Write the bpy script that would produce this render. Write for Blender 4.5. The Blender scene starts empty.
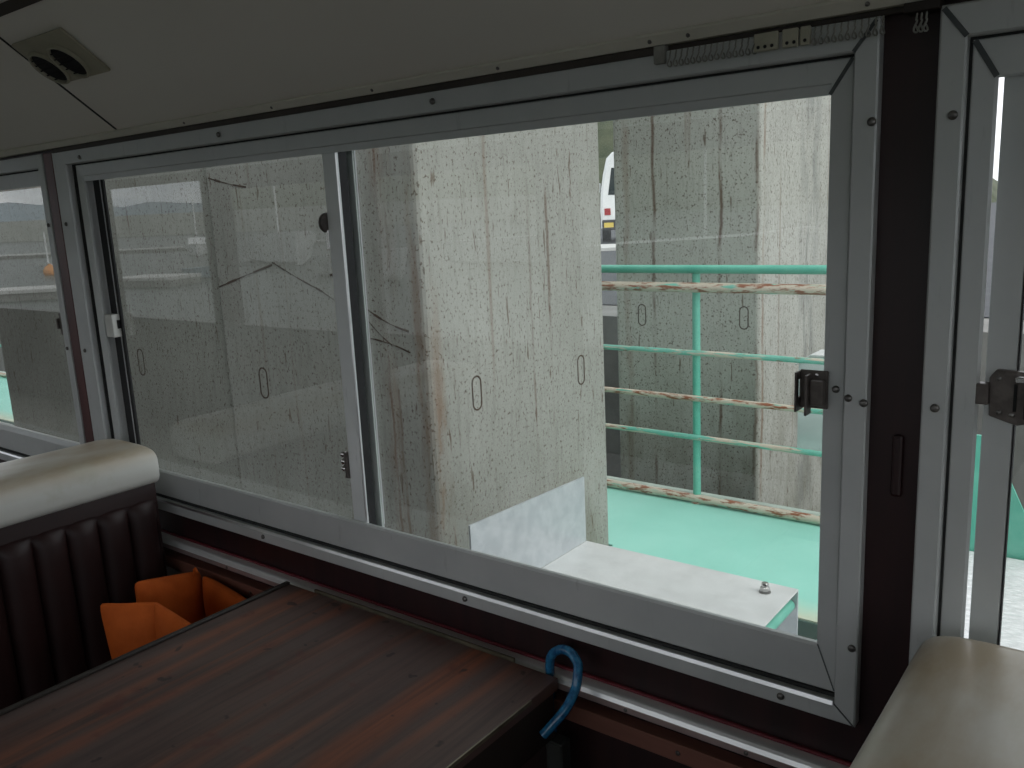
import bpy, bmesh, math, random
from mathutils import Vector, Matrix, noise as mnoise
random.seed(7)
S = bpy.context.scene
COL = S.collection

# ------------------------------------------------------------------ camera
cam_d = bpy.data.cameras.new('camera'); cam = bpy.data.objects.new('camera', cam_d); COL.objects.link(cam)
cam_d.sensor_width = 36.0; cam_d.lens = 36.0 * 859.8 / 1024.0; cam_d.clip_start = 0.02; cam_d.clip_end = 6000
def cam_axes(yaw, pitch, roll):
    cy, sy, cp, sp = math.cos(yaw), math.sin(yaw), math.cos(pitch), math.sin(pitch)
    f = Vector((sy*cp, cy*cp, -sp)); r = Vector((cy, -sy, 0)); u = r.cross(f)
    c, s = math.cos(roll), math.sin(roll)
    return c*r + s*u, -s*r + c*u, f
cr, cu, cf = cam_axes(math.radians(-37.8624), math.radians(11.5032), math.radians(-2.7476))
M4 = Matrix((cr, cu, -cf)).transposed().to_4x4(); M4.translation = Vector((0, -1.10, 1.50))
cam.matrix_world = M4
S.camera = cam

# ------------------------------------------------------------------ world: bright overcast sky with broken cloud
W = bpy.data.worlds.new('overcast_sky'); S.world = W; W.use_nodes = True
nt = W.node_tree; nt.nodes.clear()
def N(t, kind, **kw):
    n = t.nodes.new(kind)
    for k, v in kw.items():
        if k.startswith('i_'):
            key = k[2:]; n.inputs[int(key) if key.isdigit() else key.replace('_', ' ')].default_value = v
        else: setattr(n, k, v)
    return n
def L(t, a, b): t.links.new(a, b)
tc = N(nt, 'ShaderNodeTexCoord'); mp = N(nt, 'ShaderNodeMapping'); mp.inputs['Scale'].default_value = (3, 3, 11)
nz = N(nt, 'ShaderNodeTexNoise', i_Scale=1.3, i_Detail=5.0, i_Roughness=0.6)
rp = N(nt, 'ShaderNodeValToRGB'); e = rp.color_ramp.elements
e[0].position = .36; e[0].color = (.52, .57, .63, 1); e[1].position = .62; e[1].color = (.97, .98, 1, 1)
bg = N(nt, 'ShaderNodeBackground', i_Strength=1.42); wo = N(nt, 'ShaderNodeOutputWorld')
L(nt, tc.outputs['Generated'], mp.inputs['Vector']); L(nt, mp.outputs[0], nz.inputs['Vector']); L(nt, nz.outputs['Fac'], rp.inputs[0])
L(nt, rp.outputs[0], bg.inputs['Color']); L(nt, bg.outputs[0], wo.inputs['Surface'])

# ------------------------------------------------------------------ sun behind thin cloud (very soft)
sd = bpy.data.lights.new('veiled_sun', 'SUN'); sd.energy = 1.5; sd.angle = math.radians(50); sd.color = (1, .98, .95)
sun = bpy.data.objects.new('veiled_sun', sd); COL.objects.link(sun)
sun.rotation_euler = Vector((-.80, .12, -.75)).to_track_quat('-Z', 'Y').to_euler()

# ------------------------------------------------------------------ exposure
S.view_settings.view_transform = 'Standard'; S.view_settings.look = 'None'
S.view_settings.exposure = 0.18; S.view_settings.gamma = 1.0; S.view_settings.use_curve_mapping = False
S.cycles.max_bounces = 12; S.cycles.transparent_max_bounces = 16; S.cycles.diffuse_bounces = 6
S.cycles.use_denoising = True
S.cycles.sample_clamp_indirect = 6.0

# ================================================================== materials
class Mat:
    def __init__(s, name, rough=.6, metal=0.0, spec=.5, color=(.5, .5, .5)):
        s.m = bpy.data.materials.new(name); s.m.use_nodes = True; s.t = s.m.node_tree
        s.b = s.t.nodes['Principled BSDF']
        s.b.inputs['Roughness'].default_value = rough; s.b.inputs['Metallic'].default_value = metal
        s.b.inputs['Specular IOR Level'].default_value = spec; s.b.inputs['Base Color'].default_value = (*color, 1)
        s.g = N(s.t, 'ShaderNodeNewGeometry')
        s.tc = N(s.t, 'ShaderNodeTexCoord')
    def noise(s, scale=(1, 1, 1), size=5.0, detail=4.0, rough=.6, obj=False, dist=0.0):
        mp = N(s.t, 'ShaderNodeMapping'); mp.inputs['Scale'].default_value = scale
        L(s.t, s.tc.outputs['Object'] if obj else s.g.outputs['Position'], mp.inputs['Vector'])
        n = N(s.t, 'ShaderNodeTexNoise', i_Scale=size, i_Detail=detail, i_Roughness=rough, i_Distortion=dist)
        L(s.t, mp.outputs[0], n.inputs['Vector']); return n.outputs['Fac']
    def ramp(s, fac, *stops):
        r = N(s.t, 'ShaderNodeValToRGB'); el = r.color_ramp.elements
        while len(el) < len(stops): el.new(.5)
        for k, (p, c) in enumerate(stops):
            el[k].position = p; el[k].color = (*c, 1) if isinstance(c, tuple) else (c, c, c, 1)
        L(s.t, fac, r.inputs[0]); return r.outputs[0]
    def mix(s, fac, a, b, mode='MIX'):
        n = N(s.t, 'ShaderNodeMix', data_type='RGBA', blend_type=mode)
        for sock, v in ((n.inputs[0], fac), (n.inputs[6], a), (n.inputs[7], b)):
            if hasattr(v, 'is_linked'): L(s.t, v, sock)
            elif isinstance(v, tuple): sock.default_value = (*v, 1)
            else: sock.default_value = v
        return n.outputs[2]
    def math(s, op, a, b=0.0, c=None):
        n = N(s.t, 'ShaderNodeMath', operation=op)
        for k, v in enumerate((a, b) if c is None else (a, b, c)):
            if hasattr(v, 'is_linked'): L(s.t, v, n.inputs[k])
            else: n.inputs[k].default_value = v
        return n.outputs[0]
    def xyz(s, obj=False):
        n = N(s.t, 'ShaderNodeSeparateXYZ'); L(s.t, s.tc.outputs['Object'] if obj else s.g.outputs['Position'], n.inputs[0]); return n.outputs
    def color(s, c): L(s.t, c, s.b.inputs['Base Color']); return s
    def roughness(s, c): L(s.t, c, s.b.inputs['Roughness']); return s
    def bump(s, h, strength=.3, dist=.01):
        n = N(s.t, 'ShaderNodeBump', i_Strength=strength, i_Distance=dist); L(s.t, h, n.inputs['Height']); L(s.t, n.outputs[0], s.b.inputs['Normal']); return s

def mottled(name, c0, c1, size=4, rough=.6, metal=0, spec=.5, scale=(1, 1, 1), bump=0, lo=.35, hi=.65, detail=4):
    m = Mat(name, rough, metal, spec); f = m.noise(scale, size, detail)
    m.color(m.ramp(f, (lo, c0), (hi, c1)))
    if bump: m.bump(f, bump, .01)
    return m.m

# aluminium window sections: dull brushed with water stains
def mk_alu(name, c0, c1, rough=.42, metal=.55):
    m = Mat(name, rough, metal, .5)
    streak = m.noise((14, 14, 2.2), 5, 4); blot = m.noise((1, 1, 1), 9, 5)
    c = m.ramp(blot, (.3, c0), (.7, c1))
    c = m.mix(m.ramp(streak, (.64, 0.0), (.78, .30)), c, (.16, .17, .165))
    m.color(c); m.roughness(m.ramp(blot, (.3, rough - .06), (.7, rough + .1))); return m.m
ALU = mk_alu('aged_aluminium', (.51, .53, .53), (.58, .595, .59), .45, .3)
ALU_BRIGHT = mk_alu('pale_worn_aluminium', (.70, .73, .73), (.80, .82, .82), .42, .2)
RUBBER = mottled('black_rubber_seal', (.012, .012, .013), (.02, .02, .021), 30, .7)
GROOVE = mottled('dark_gap_sealant', (.015, .016, .016), (.03, .031, .03), 30, .85)
MITRE = mottled('grey_mitre_sealant', (.07, .08, .085), (.11, .12, .12), 40, .8)
SCREW = mottled('tarnished_screw_steel', (.12, .115, .11), (.25, .24, .23), 60, .35, .9)
CHROME = mottled('worn_chrome_fitting', (.45, .44, .43), (.62, .61, .60), 50, .22, 1)
DARKFIT = mottled('dark_bronze_fitting', (.085, .072, .066), (.15, .13, .12), 60, .38, .25)
WHITEPL = mottled('white_latch_plastic', (.62, .63, .60), (.72, .72, .69), 20, .45)
REDWOOD = mottled('dark_maroon_panel', (.014, .005, .006), (.028, .008, .009), 3, .42, scale=(8, 8, .8))
REDTRIM = mottled('maroon_edge_bead', (.10, .010, .018), (.15, .018, .026), 6, .45)
BROWNSTRIP = mottled('red_brown_strip', (.17, .07, .05), (.23, .095, .07), 6, .5, scale=(.5, 4, 4))
POLISH = mottled('polished_alloy_edge', (.70, .71, .71), (.82, .83, .83), 18, .30, 1.0)
LEDGE = mottled('satin_white_metal_ledge', (.74, .75, .75), (.84, .85, .85), 12, .34, .45)
PINKALU = mottled('painted_reflection_aluminium', (.33, .25, .24), (.42, .32, .31), 7, .4, .4)  # pink of the seat's reflection put into the metal colour
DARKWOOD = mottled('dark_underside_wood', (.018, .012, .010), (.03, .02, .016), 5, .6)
RAILBROWN = mottled('brown_track_paint', (.035, .027, .022), (.05, .04, .033), 5, .6)
CEIL = mottled('cream_ceiling_laminate', (.76, .72, .65), (.80, .77, .70), 1.2, .45)
CEILSTRIP = mottled('cream_ceiling_edging', (.60, .58, .50), (.66, .64, .55), 3, .45)
VENT = mottled('yellowed_vent_plastic', (.33, .31, .23), (.38, .36, .27), 8, .5)
BLACK = mottled('black_recess', (.006, .006, .007), (.012, .012, .013), 20, .8)
FLOORM = mottled('pale_bounce_flooring', (.24, .225, .20), (.30, .28, .25), 6, .6)  # unseen floor, lightened to bounce light up to ceiling and trim
# oxblood vinyl
m = Mat('oxblood_vinyl', .5, 0, .35); f = m.noise((1, 1, 1), 60, 3); m.color(m.ramp(m.noise((1, 1, 1), 6, 3), (.3, (.015, .0052, .0052)), (.7, (.023, .0075, .007)))); m.bump(f, .12, .002); VINYL = m.m
# cream vinyl, grimy on the parts rubbed by hands
m = Mat('cream_vinyl_with_wear', .30, 0, .55)
z = m.xyz()[2]
wear = m.math('MULTIPLY', m.ramp(z, (.0, 0.0), (1, 1.0)), 1)
w = N(m.t, 'ShaderNodeMapRange', i_1=.945, i_2=.985); L(m.t, z, w.inputs[0])
blot = m.noise((3, 1.2, 3), 5, 5)
wf = m.math('MULTIPLY', w.outputs[0], m.ramp(blot, (.30, .45), (.62, 1.0)))
c = m.mix(wf, (.64, .64, .60), (.41, .33, .225)); c = m.mix(m.ramp(m.noise((1, 1, 1), 11, 4), (.58, 0.0), (.72, .5)), c, (.47, .45, .36))
m.color(c); m.bump(m.noise((1, 1, 1), 14, 2), .10, .01); CREAM = m.m
# table laminate: dark rosewood boards running across the cabin
m = Mat('rosewood_table_laminate', .30, 0, .5)
grain = m.noise((22, 1.0, 8), 2.2, 6, .65, dist=.4); board = m.noise((5.2, .25, 1), 2.0, 1.5); blot = m.noise((1, 1, 1), 14, 4); spots = m.noise((1, 1, 1), 26, 2)
c = m.ramp(board, (.40, (.100, .066, .060)), (.50, (.120, .070, .060)), (.56, (.21, .078, .045)), (.62, (.112, .069, .060)))
X_ = m.xyz()[0]
wob = m.math('MULTIPLY', m.math('SUBTRACT', m.noise((3, .9, 1), 2.0, 3), .5), .05)
for px_, wd_, am_ in ((-1.268, .022, .55), (-.905, .040, .85), (-1.075, .020, .35)):
    d_ = m.math('ABSOLUTE', m.math('SUBTRACT', m.math('ADD', X_, wob), px_))
    k_ = m.math('MULTIPLY', m.ramp(m.math('DIVIDE', d_, wd_), (.35, 1.0), (1.0, 0.0)), am_)
    c = m.mix(k_, c, (.24, .070, .030))
c = m.mix(m.ramp(grain, (.42, .0), (.66, .70)), c, (.042, .027, .025))
c = m.mix(m.ramp(blot, (.60, 0.0), (.68, .6)), c, (.10, .028, .022))
c = m.mix(m.ramp(spots, (.68, 0.0), (.72, .8)), c, (.02, .014, .014))
m.color(c); m.roughness(m.ramp(m.noise((1, 1, 1), 5, 5), (.3, .28), (.7, .50))); m.bump(grain, .04, .002); TABLE = m.m
BRASS = mottled('dull_brass_edging', (.13, .115, .08), (.24, .21, .15), 12, .4, .6)
EDGE = mottled('black_brown_table_edge', (.020, .016, .014), (.032, .026, .022), 8, .45)
ORANGE = Mat('orange_nylon_cloth', .75, 0, .2); ORANGE.color(ORANGE.ramp(ORANGE.noise((1, 1, 1), 18, 4), (.3, (.46, .088, .013)), (.7, (.60, .125, .020)))); ORANGE.bump(ORANGE.noise((1, 1, 1), 35, 3), .25, .004); ORANGE = ORANGE.m
m = Mat('blue_glossy_paint', .22, 0, .6); m.color(m.ramp(m.noise((1, 1, 1), 90, 4), (.35, (.012, .085, .21)), (.62, (.030, .20, .38)))); BLUE = m.m

# concrete with rust weeps
def mk_conc(name, side_x, seed, c0, c1, bands=()):
    m = Mat(name, .85, 0, .25); off = seed * 3.7
    X, Y, Z = m.xyz()
    def nz(scale, size, detail=4, dist=0.0):
        mp = N(m.t, 'ShaderNodeMapping'); mp.inputs['Scale'].default_value = scale; mp.inputs['Location'].default_value = (off, off, off)
        L(m.t, m.g.outputs['Position'], mp.inputs['Vector']); n = N(m.t, 'ShaderNodeTexNoise', i_Scale=size, i_Detail=detail, i_Roughness=.6, i_Distortion=dist)
        L(m.t, mp.outputs[0], n.inputs['Vector']); return n.outputs['Fac']
    base = m.ramp(nz((1, 1, .5), 2.2, 6), (.3, c0), (.7, c1))
    fine = nz((1, 1, .14), 60, 5)
    c = m.mix(m.ramp(fine, (.50, 0.0), (.72, .30)), base, (.12, .11, .09))               # fine vertical weathering
    drip = nz((1, 1, .13), 46, 2)
    c = m.mix(m.ramp(drip, (.67, 0.0), (.72, .75)), c, (.095, .055, .033))                # short dark runs
    speck = nz((1, 1, .75), 105, 2.5)
    c = m.mix(m.ramp(speck, (.585, 0.0), (.65, .8)), c, (.085, .058, .042))                # specks
    long = nz((1, 1, .028), 15, 2)
    c = m.mix(m.ramp(long, (.64, 0.0), (.72, .40)), c, (.15, .08, .045))                # long rust streaks
    crack = nz((1, 1, 1), 2.3, 3.5, .25); line = m.math('ABSOLUTE', m.math('SUBTRACT', crack, .5))
    gate = m.ramp(nz((1, 1, 1), 1.5, 2), (.66, 0.0), (.72, .5))
    c = m.mix(m.math('MULTIPLY', m.ramp(line, (.0025, 1.0), (.008, 0.0)), gate), c, (.09, .05, .03))
    for axis, pos, wid, amt, zlo, zhi, col in bands:                                    # rust weeps at known places, plus a painted shadow stripe
        co = (X, Y)[axis]; wob = m.math('MULTIPLY', m.math('SUBTRACT', nz((0, 0, 1), 3.0, 4), .5), .05)
        d = m.math('ABSOLUTE', m.math('SUBTRACT', m.math('ADD', co, wob), pos))
        k = m.ramp(m.math('DIVIDE', d, wid), (.3, 1.0), (1.0, 0.0))
        br = m.ramp(nz((1, 1, .22), 11, 4), (.43, .12), (.56, 1.0))
        h = N(m.t, 'ShaderNodeMapRange', i_1=zhi, i_2=zhi-.7); L(m.t, Z, h.inputs[0])
        k = m.math('MULTIPLY', m.math('MULTIPLY', k, br), m.math('MULTIPLY', h.outputs[0], amt))
        c = m.mix(k, c, col)
    green = N(m.t, 'ShaderNodeMapRange', i_1=.75, i_2=.1); L(m.t, Z, green.inputs[0])
    c = m.mix(m.math('MULTIPLY', green.outputs[0], m.ramp(nz((1, 1, .5), 5, 4), (.42, 0.0), (.7, .55))), c, (.125, .12, .08))
    m.color(c); m.bump(fine, .15, .004); return m.m
RUST = (.17, .075, .027); DK = (.10, .048, .028)
CONC_A = mk_conc('weathered_pier_concrete', 0, 1, (.27, .273, .245), (.35, .353, .322),
    [(0, -2.055, .010, .75, 0, 2.6, DK), (0, -2.095, .008, .65, 0, 2.4, DK), (0, -2.075, .06, .32, 0, 2.8, RUST), (0, -1.945, .03, .5, 0, 2.2, RUST), (1, .965, .045, .8, 0, 1.35, RUST), (1, 1.62, .012, .6, 0, 2.6, DK), (1, 1.50, .010, .5, 0, 1.75, DK)])
CONC_B = mk_conc('weathered_pier_concrete_brownish', 0, 2, (.23, .233, .205), (.30, .303, .27))
CONC_C = mk_conc('weathered_pier_concrete_runs_and_shade', 0, 3, (.36, .36, .325), (.45, .45, .41),
    [(0, -2.330, .014, .8, 0, 3, DK), (0, -1.935, .013, .85, 0, 3, DK), (0, -1.735, .012, .7, 0, 3.5, DK), (0, -2.50, .03, .3, 0, 3, RUST), (1, 3.30, .02, .6, 0, 3.5, RUST), (1, 4.0, .20, .45, 0, 3.5, (.11, .12, .12))])  # wide grey band paints a shadow stripe on the receding face
FORMMARK = mottled('rust_ring_stain', (.05, .034, .026), (.085, .055, .038), 30, .9)
QUAYC = mottled('grey_quay_concrete', (.17, .17, .16), (.24, .24, .225), 3, .9, bump=.3)
ASPH = mottled('grey_asphalt', (.055, .06, .065), (.08, .085, .09), 9, .9)
PALEC = mottled('pale_kerb_concrete', (.52, .52, .50), (.62, .62, .60), 5, .85)
# sea-green deck paint
m = Mat('sea_green_deck_paint', .55, 0, .4); f = m.noise((1, 1, 1), 3, 6)
c = m.ramp(f, (.3, (.27, .63, .52)), (.7, (.33, .70, .59))); c = m.mix(m.ramp(m.noise((1, 1, 1), 40, 2), (.64, 0.0), (.74, .35)), c, (.45, .66, .56))
yy = m.xyz()[1]; ed = N(m.t, 'ShaderNodeMapRange', i_1=1.95, i_2=1.79); L(m.t, yy, ed.inputs[0])
c = m.mix(m.math('MULTIPLY', ed.outputs[0], m.ramp(f, (.35, .45), (.6, 1.0))), c, (.62, .60, .44)); m.color(c); DECK = m.m
GREEN = mottled('sea_green_rail_paint', (.10, .44, .33), (.16, .52, .40), 9, .45)
def mk_rust(name, amt):
    m = Mat(name, .6, 0, .4); f = m.noise((1.6, 14, 14), 3.2, 5); g = m.noise((2.5, 10, 10), 5, 5)
    c = m.ramp(m.noise((1, 1, 1), 9, 4), (.3, (.14, .46, .36)), (.7, (.22, .56, .45)))
    c = m.mix(m.ramp(f, (.50 - amt, 0.0), (.56 - amt, .95)), c, (.62, .53, .43))
    c = m.mix(m.ramp(g, (.58 - amt * .6, 0.0), (.66 - amt * .6, .95)), c, (.27, .085, .035))
    m.color(c); return m.m
RUSTY = mk_rust('rusted_sea_green_rail', .14); RUSTY_LITTLE = mk_rust('chipped_sea_green_rail', .0)
GALV = mottled('galvanised_sheet', (.47, .50, .525), (.55, .58, .60), 22, .42, .30, scale=(1, 1, 1), lo=.4, hi=.6)
GALVTOP = mottled('weathered_galvanised_sheet', (.60, .61, .60), (.70, .71, .70), 9, .55, .15)
BOXGREY = mottled('pale_grey_enamel', (.56, .60, .60), (.64, .68, .68), 5, .4)
# white tread plate
m = Mat('white_tread_plate', .5, .1, .5); br = N(m.t, 'ShaderNodeTexVoronoi', i_Scale=26.0); mp = N(m.t, 'ShaderNodeMapping'); mp.inputs['Scale'].default_value = (1, 2.2, 1); mp.inputs['Rotation'].default_value = (0, 0, .78)
L(m.t, m.g.outputs['Position'], mp.inputs['Vector']); L(m.t, mp.outputs[0], br.inputs['Vector'])
m.color(m.ramp(br.outputs['Distance'], (.2, (.78, .79, .79)), (.6, (.66, .67, .67)))); m.bump(br.outputs['Distance'], .5, .01); TREAD = m.m
# water
m = Mat('harbour_water', .35, 0, .15, (.045, .06, .052)); m.bump(m.noise((1, 1, 1), 1.6, 4), .25, .1); WATER = m.m
HILL = mottled('wooded_hillside', (.045, .06, .035), (.09, .10, .06), .6, .95)
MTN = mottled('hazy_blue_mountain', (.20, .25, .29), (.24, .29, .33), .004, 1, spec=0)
BREAK = mottled('breakwater_concrete', (.26, .27, .245), (.32, .33, .30), .2, .9)
HULLW = mottled('white_gelcoat', (.72, .74, .74), (.82, .83, .83), 2, .3)
HULLB = mottled('blue_tarpaulin', (.30, .42, .52), (.40, .52, .60), 2, .7)
DARKGL = mottled('dark_tinted_glass', (.02, .03, .035), (.04, .05, .055), 2, .1)
BUOY = mottled('orange_buoy_skin', (.75, .28, .04), (.85, .34, .06), 3, .5)
VANW = mottled('white_van_paint', (.80, .82, .82), (.86, .87, .87), 1, .25)
VANRED = mottled('red_tail_lens', (.30, .03, .04), (.36, .045, .05), 8, .25)
VANDK = mottled('dark_bumper_plastic', (.03, .03, .033), (.05, .05, .052), 8, .5)
PLATEY = mottled('yellow_number_plate', (.62, .48, .10), (.68, .52, .12), 6, .5)

def mk_glass():
    mt = bpy.data.materials.new('salt_hazed_window_glass'); mt.use_nodes = True; t = mt.node_tree; t.nodes.clear()
    g = N(t, 'ShaderNodeNewGeometry'); d = N(t, 'ShaderNodeVectorMath', operation='DOT_PRODUCT')
    L(t, g.outputs['Normal'], d.inputs[0]); L(t, g.outputs['Incoming'], d.inputs[1])
    def mth(op, a, b):
        n = N(t, 'ShaderNodeMath', operation=op)
        for k, v in enumerate((a, b)):
            if hasattr(v, 'is_linked'): L(t, v, n.inputs[k])
            else: n.inputs[k].default_value = v
        return n.outputs[0]
    c = mth('ABSOLUTE', d.outputs['Value'], 0); F = mth('ADD', mth('MULTIPLY', mth('POWER', mth('SUBTRACT', 1.0, c), 5.0), .957), .043)
    tr = N(t, 'ShaderNodeBsdfTransparent'); tr.inputs[0].default_value = (.955, .97, .96, 1)
    gl = N(t, 'ShaderNodeBsdfGlossy'); gl.inputs['Roughness'].default_value = 0.0; gl.inputs[0].default_value = (1, 1, 1, 1)
    mx = N(t, 'ShaderNodeMixShader'); L(t, F, mx.inputs[0]); L(t, tr.outputs[0], mx.inputs[1]); L(t, gl.outputs[0], mx.inputs[2])
    df = N(t, 'ShaderNodeBsdfTranslucent'); df.inputs[0].default_value = (.80, .86, .83, 1)
    d2 = N(t, 'ShaderNodeBsdfDiffuse'); d2.inputs[0].default_value = (.80, .86, .83, 1)
    dm = N(t, 'ShaderNodeMixShader'); dm.inputs[0].default_value = .5; L(t, df.outputs[0], dm.inputs[1]); L(t, d2.outputs[0], dm.inputs[2])
    mp = N(t, 'ShaderNodeMapping'); mp.inputs['Scale'].default_value = (6, 1, 1.4); L(t, g.outputs['Position'], mp.inputs[0])
    nz = N(t, 'ShaderNodeTexNoise', i_Scale=3.0, i_Detail=6.0); L(t, mp.outputs[0], nz.inputs['Vector'])
    sep = N(t, 'ShaderNodeSeparateXYZ'); L(t, g.outputs['Position'], sep.inputs[0])
    low = N(t, 'ShaderNodeMapRange', i_1=1.10, i_2=.88, i_3=0.0, i_4=.035); L(t, sep.outputs[2], low.inputs[0])     # salt film along the sill
    amt = mth('MULTIPLY', nz.outputs['Fac'], mth('ADD', low.outputs[0], .018))
    m2 = N(t, 'ShaderNodeMixShader'); L(t, amt, m2.inputs[0]); L(t, mx.outputs[0], m2.inputs[1]); L(t, dm.outputs[0], m2.inputs[2])
    o = N(t, 'ShaderNodeOutputMaterial'); L(t, m2.outputs[0], o.inputs[0]); return mt
GLASS = mk_glass()

# ================================================================== geometry helpers
def V(*a): return Vector(a)
class MB:
    def __init__(s): s.bm = bmesh.new()
    def box(s, x0, x1, y0, y1, z0, z1, bev=0.0, seg=2, rot=None, piv=None):
        r = bmesh.ops.create_cube(s.bm, size=1.0); vs = r['verts']
        c = V((x0+x1)/2, (y0+y1)/2, (z0+z1)/2); sc = V(abs(x1-x0), abs(y1-y0), abs(z1-z0))
        for v in vs: v.co = V(v.co.x*sc.x, v.co.y*sc.y, v.co.z*sc.z) + c
        if bev:
            es = list({e for v in vs for e in v.link_edges})
            r2 = bmesh.ops.bevel(s.bm, geom=es, offset=bev, segments=seg, profile=.5, affect='EDGES')
            vs = list({v for f in r2['faces'] for v in f.verts} | {v for v in vs if v.is_valid})
        if rot is not None:
            p = piv or c
            for v in vs: v.co = rot @ (v.co - p) + p
        return s
    def tube(s, pts, r, n=12, cap=True):
        pts = [Vector(p) for p in pts]; rings = []; rad = r if isinstance(r, (list, tuple)) else [r]*len(pts)
        prev = None
        for i, p in enumerate(pts):
            t = (pts[min(i+1, len(pts)-1)] - pts[max(i-1, 0)]).normalized()
            if prev is None:
                a = V(0, 0, 1) if abs(t.z) < .9 else V(1, 0, 0); u = t.cross(a).normalized()
            else: u = (prev - t*prev.dot(t)).normalized()
            prev = u; w = t.cross(u)
            rings.append([s.bm.verts.new(p + rad[i]*(math.cos(2*math.pi*k/n)*u + math.sin(2*math.pi*k/n)*w)) for k in range(n)])
        for a, b in zip(rings, rings[1:]):
            for k in range(n): s.bm.faces.new((a[k], a[(k+1) % n], b[(k+1) % n], b[k]))
        if cap: s.bm.faces.new(rings[0][::-1]); s.bm.faces.new(rings[-1])
        return s
    def lathe(s, prof, c, axis, n=16):
        c = Vector(c); ax = Vector(axis).normalized(); a = V(0, 0, 1) if abs(ax.z) < .9 else V(1, 0, 0); u = ax.cross(a).normalized(); w = ax.cross(u); rings = []
        for r, h in prof:
            rings.append([s.bm.verts.new(c + ax*h + max(r, 1e-5)*(math.cos(2*math.pi*k/n)*u + math.sin(2*math.pi*k/n)*w)) for k in range(n)])
        for a, b in zip(rings, rings[1:]):
            for k in range(n): s.bm.faces.new((a[k], a[(k+1) % n], b[(k+1) % n], b[k]))
        s.bm.faces.new(rings[0][::-1]); s.bm.faces.new(rings[-1]); return s
    def prism(s, poly, vec, bev=0, seg=2):                       # extrude a polygon (list of 3-D points)
        vec = Vector(vec); a = [s.bm.verts.new(Vector(p)) for p in poly]; b = [s.bm.verts.new(Vector(p)+vec) for p in poly]; n = len(a)
        s.bm.faces.new(a[::-1]); s.bm.faces.new(b)
        for k in range(n): s.bm.faces.new((a[k], a[(k+1) % n], b[(k+1) % n], b[k]))
        if bev:
            es = list({e for v in a+b for e in v.link_edges}); bmesh.ops.bevel(s.bm, geom=es, offset=bev, segments=seg, profile=.5, affect='EDGES')
        return s
    def ring(s, x0, x1, z0, z1, prof):                           # mitred frame: prof = [((l,r,b,t) insets, y)] closed loop
        R = []
        for ins, y in prof:
            l, r, b, t = ins if isinstance(ins, tuple) else (ins,)*4
            R.append([s.bm.verts.new(V(x, y, z)) for x, z in ((x0+l, z0+b), (x1-r, z0+b), (x1-r, z1-t), (x0+l, z1-t))])
        n = len(R)
        for i in range(n):
            a, b = R[i], R[(i+1) % n]
            for k in range(4): s.bm.faces.new((a[k], a[(k+1) % 4], b[(k+1) % 4], b[k]))
        return s
    def loft(s, rings, closed=False, cap=True):
        R = [[s.bm.verts.new(Vector(p)) for p in r] for r in rings]; n = len(R[0])
        for a, b in zip(R, R[1:]):
            for k in range(n): s.bm.faces.new((a[k], a[(k+1) % n], b[(k+1) % n], b[k]))
        if cap: s.bm.faces.new(R[0][::-1]); s.bm.faces.new(R[-1])
        return s
    def build(s, name, mat, parent=None, smooth=False, angle=40, sub=0):
        bmesh.ops.recalc_face_normals(s.bm, faces=s.bm.faces)
        org = V(0, 0, 0)
        p = parent
        while p is not None: org += p.location; p = p.parent
        if parent is None and s.bm.verts:
            xs = [v.co for v in s.bm.verts]
            org = V(sum(v.x for v in xs)/len(xs), sum(v.y for v in xs)/len(xs), min(v.z for v in xs))
        for v in s.bm.verts: v.co -= org
        me = bpy.data.meshes.new(name); s.bm.to_mesh(me); s.bm.free(); me.materials.append(mat)
        o = bpy.data.objects.new(name, me); COL.objects.link(o)
        if parent is not None: o.parent = parent
        else: o.location = org
        if smooth:
            for f in me.polygons: f.use_smooth = True
            me.set_sharp_from_angle(angle=math.radians(angle))
        if sub:
            md = o.modifiers.new('subdivision', 'SUBSURF'); md.levels = md.render_levels = sub
        return o
def tag(o, label=None, cat=None, group=None, kind=None):
    for k, v in (('label', label), ('category', cat), ('group', group), ('kind', kind)):
        if v: o[k] = v
    return o
def empty(name, loc, label=None, cat=None, group=None, kind=None):
    o = bpy.data.objects.new(name, None); o.empty_display_size = .05; COL.objects.link(o); o.location = loc
    return tag(o, label, cat, group, kind)
def struct(o): o['kind'] = 'structure'; return o
def screw(x, z, parent, y=-.021, r=.0052):
    h = MB(); h.lathe([(r, 0), (r, .0012), (r*.86, .0028), (r*.5, .0038), (.0001, .0041)], (x, y, z), (0, -1, 0), 14)
    a = random.random()*3.1; d = V(math.cos(a), 0, math.sin(a))*r*.62; c = V(x, y-.0040, z); q = V(-d.z, 0, d.x)*.22
    h.prism([c-d-q, c+d-q, c+d+q, c-d+q], (0, -.0005, 0))
    return h.build('screw', SCREW, parent, True)

# ================================================================== cabin shell
XL, XR, YB, ZC1 = -12.0, 2.6, -2.40, 1.93
GT, GB = 1.6165, .8983          # glass edges
TT, TB = 1.694, .7997           # trim outer edges
mb = MB(); mb.box(XL, XR, YB, .06, -.04, 0.0); struct(mb.build('floor', FLOORM))
# front wall with three openings
mb = MB()
O1 = (-2.262, -.298); O2 = (-.217, 1.72); O3 = (-4.30, -2.337)
mb.box(XL, XR, 0, .09, 0, TB+.012)
mb.box(XL, XR, 0, .09, TT-.012, 2.05)
for a, b in ((XL, O3[0]), (O3[1], O1[0]), (O1[1], O2[0]), (O2[1], XR)): mb.box(a, b, 0, .09, TB+.012, TT-.012)
struct(mb.build('wall_front', REDWOOD))
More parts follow.
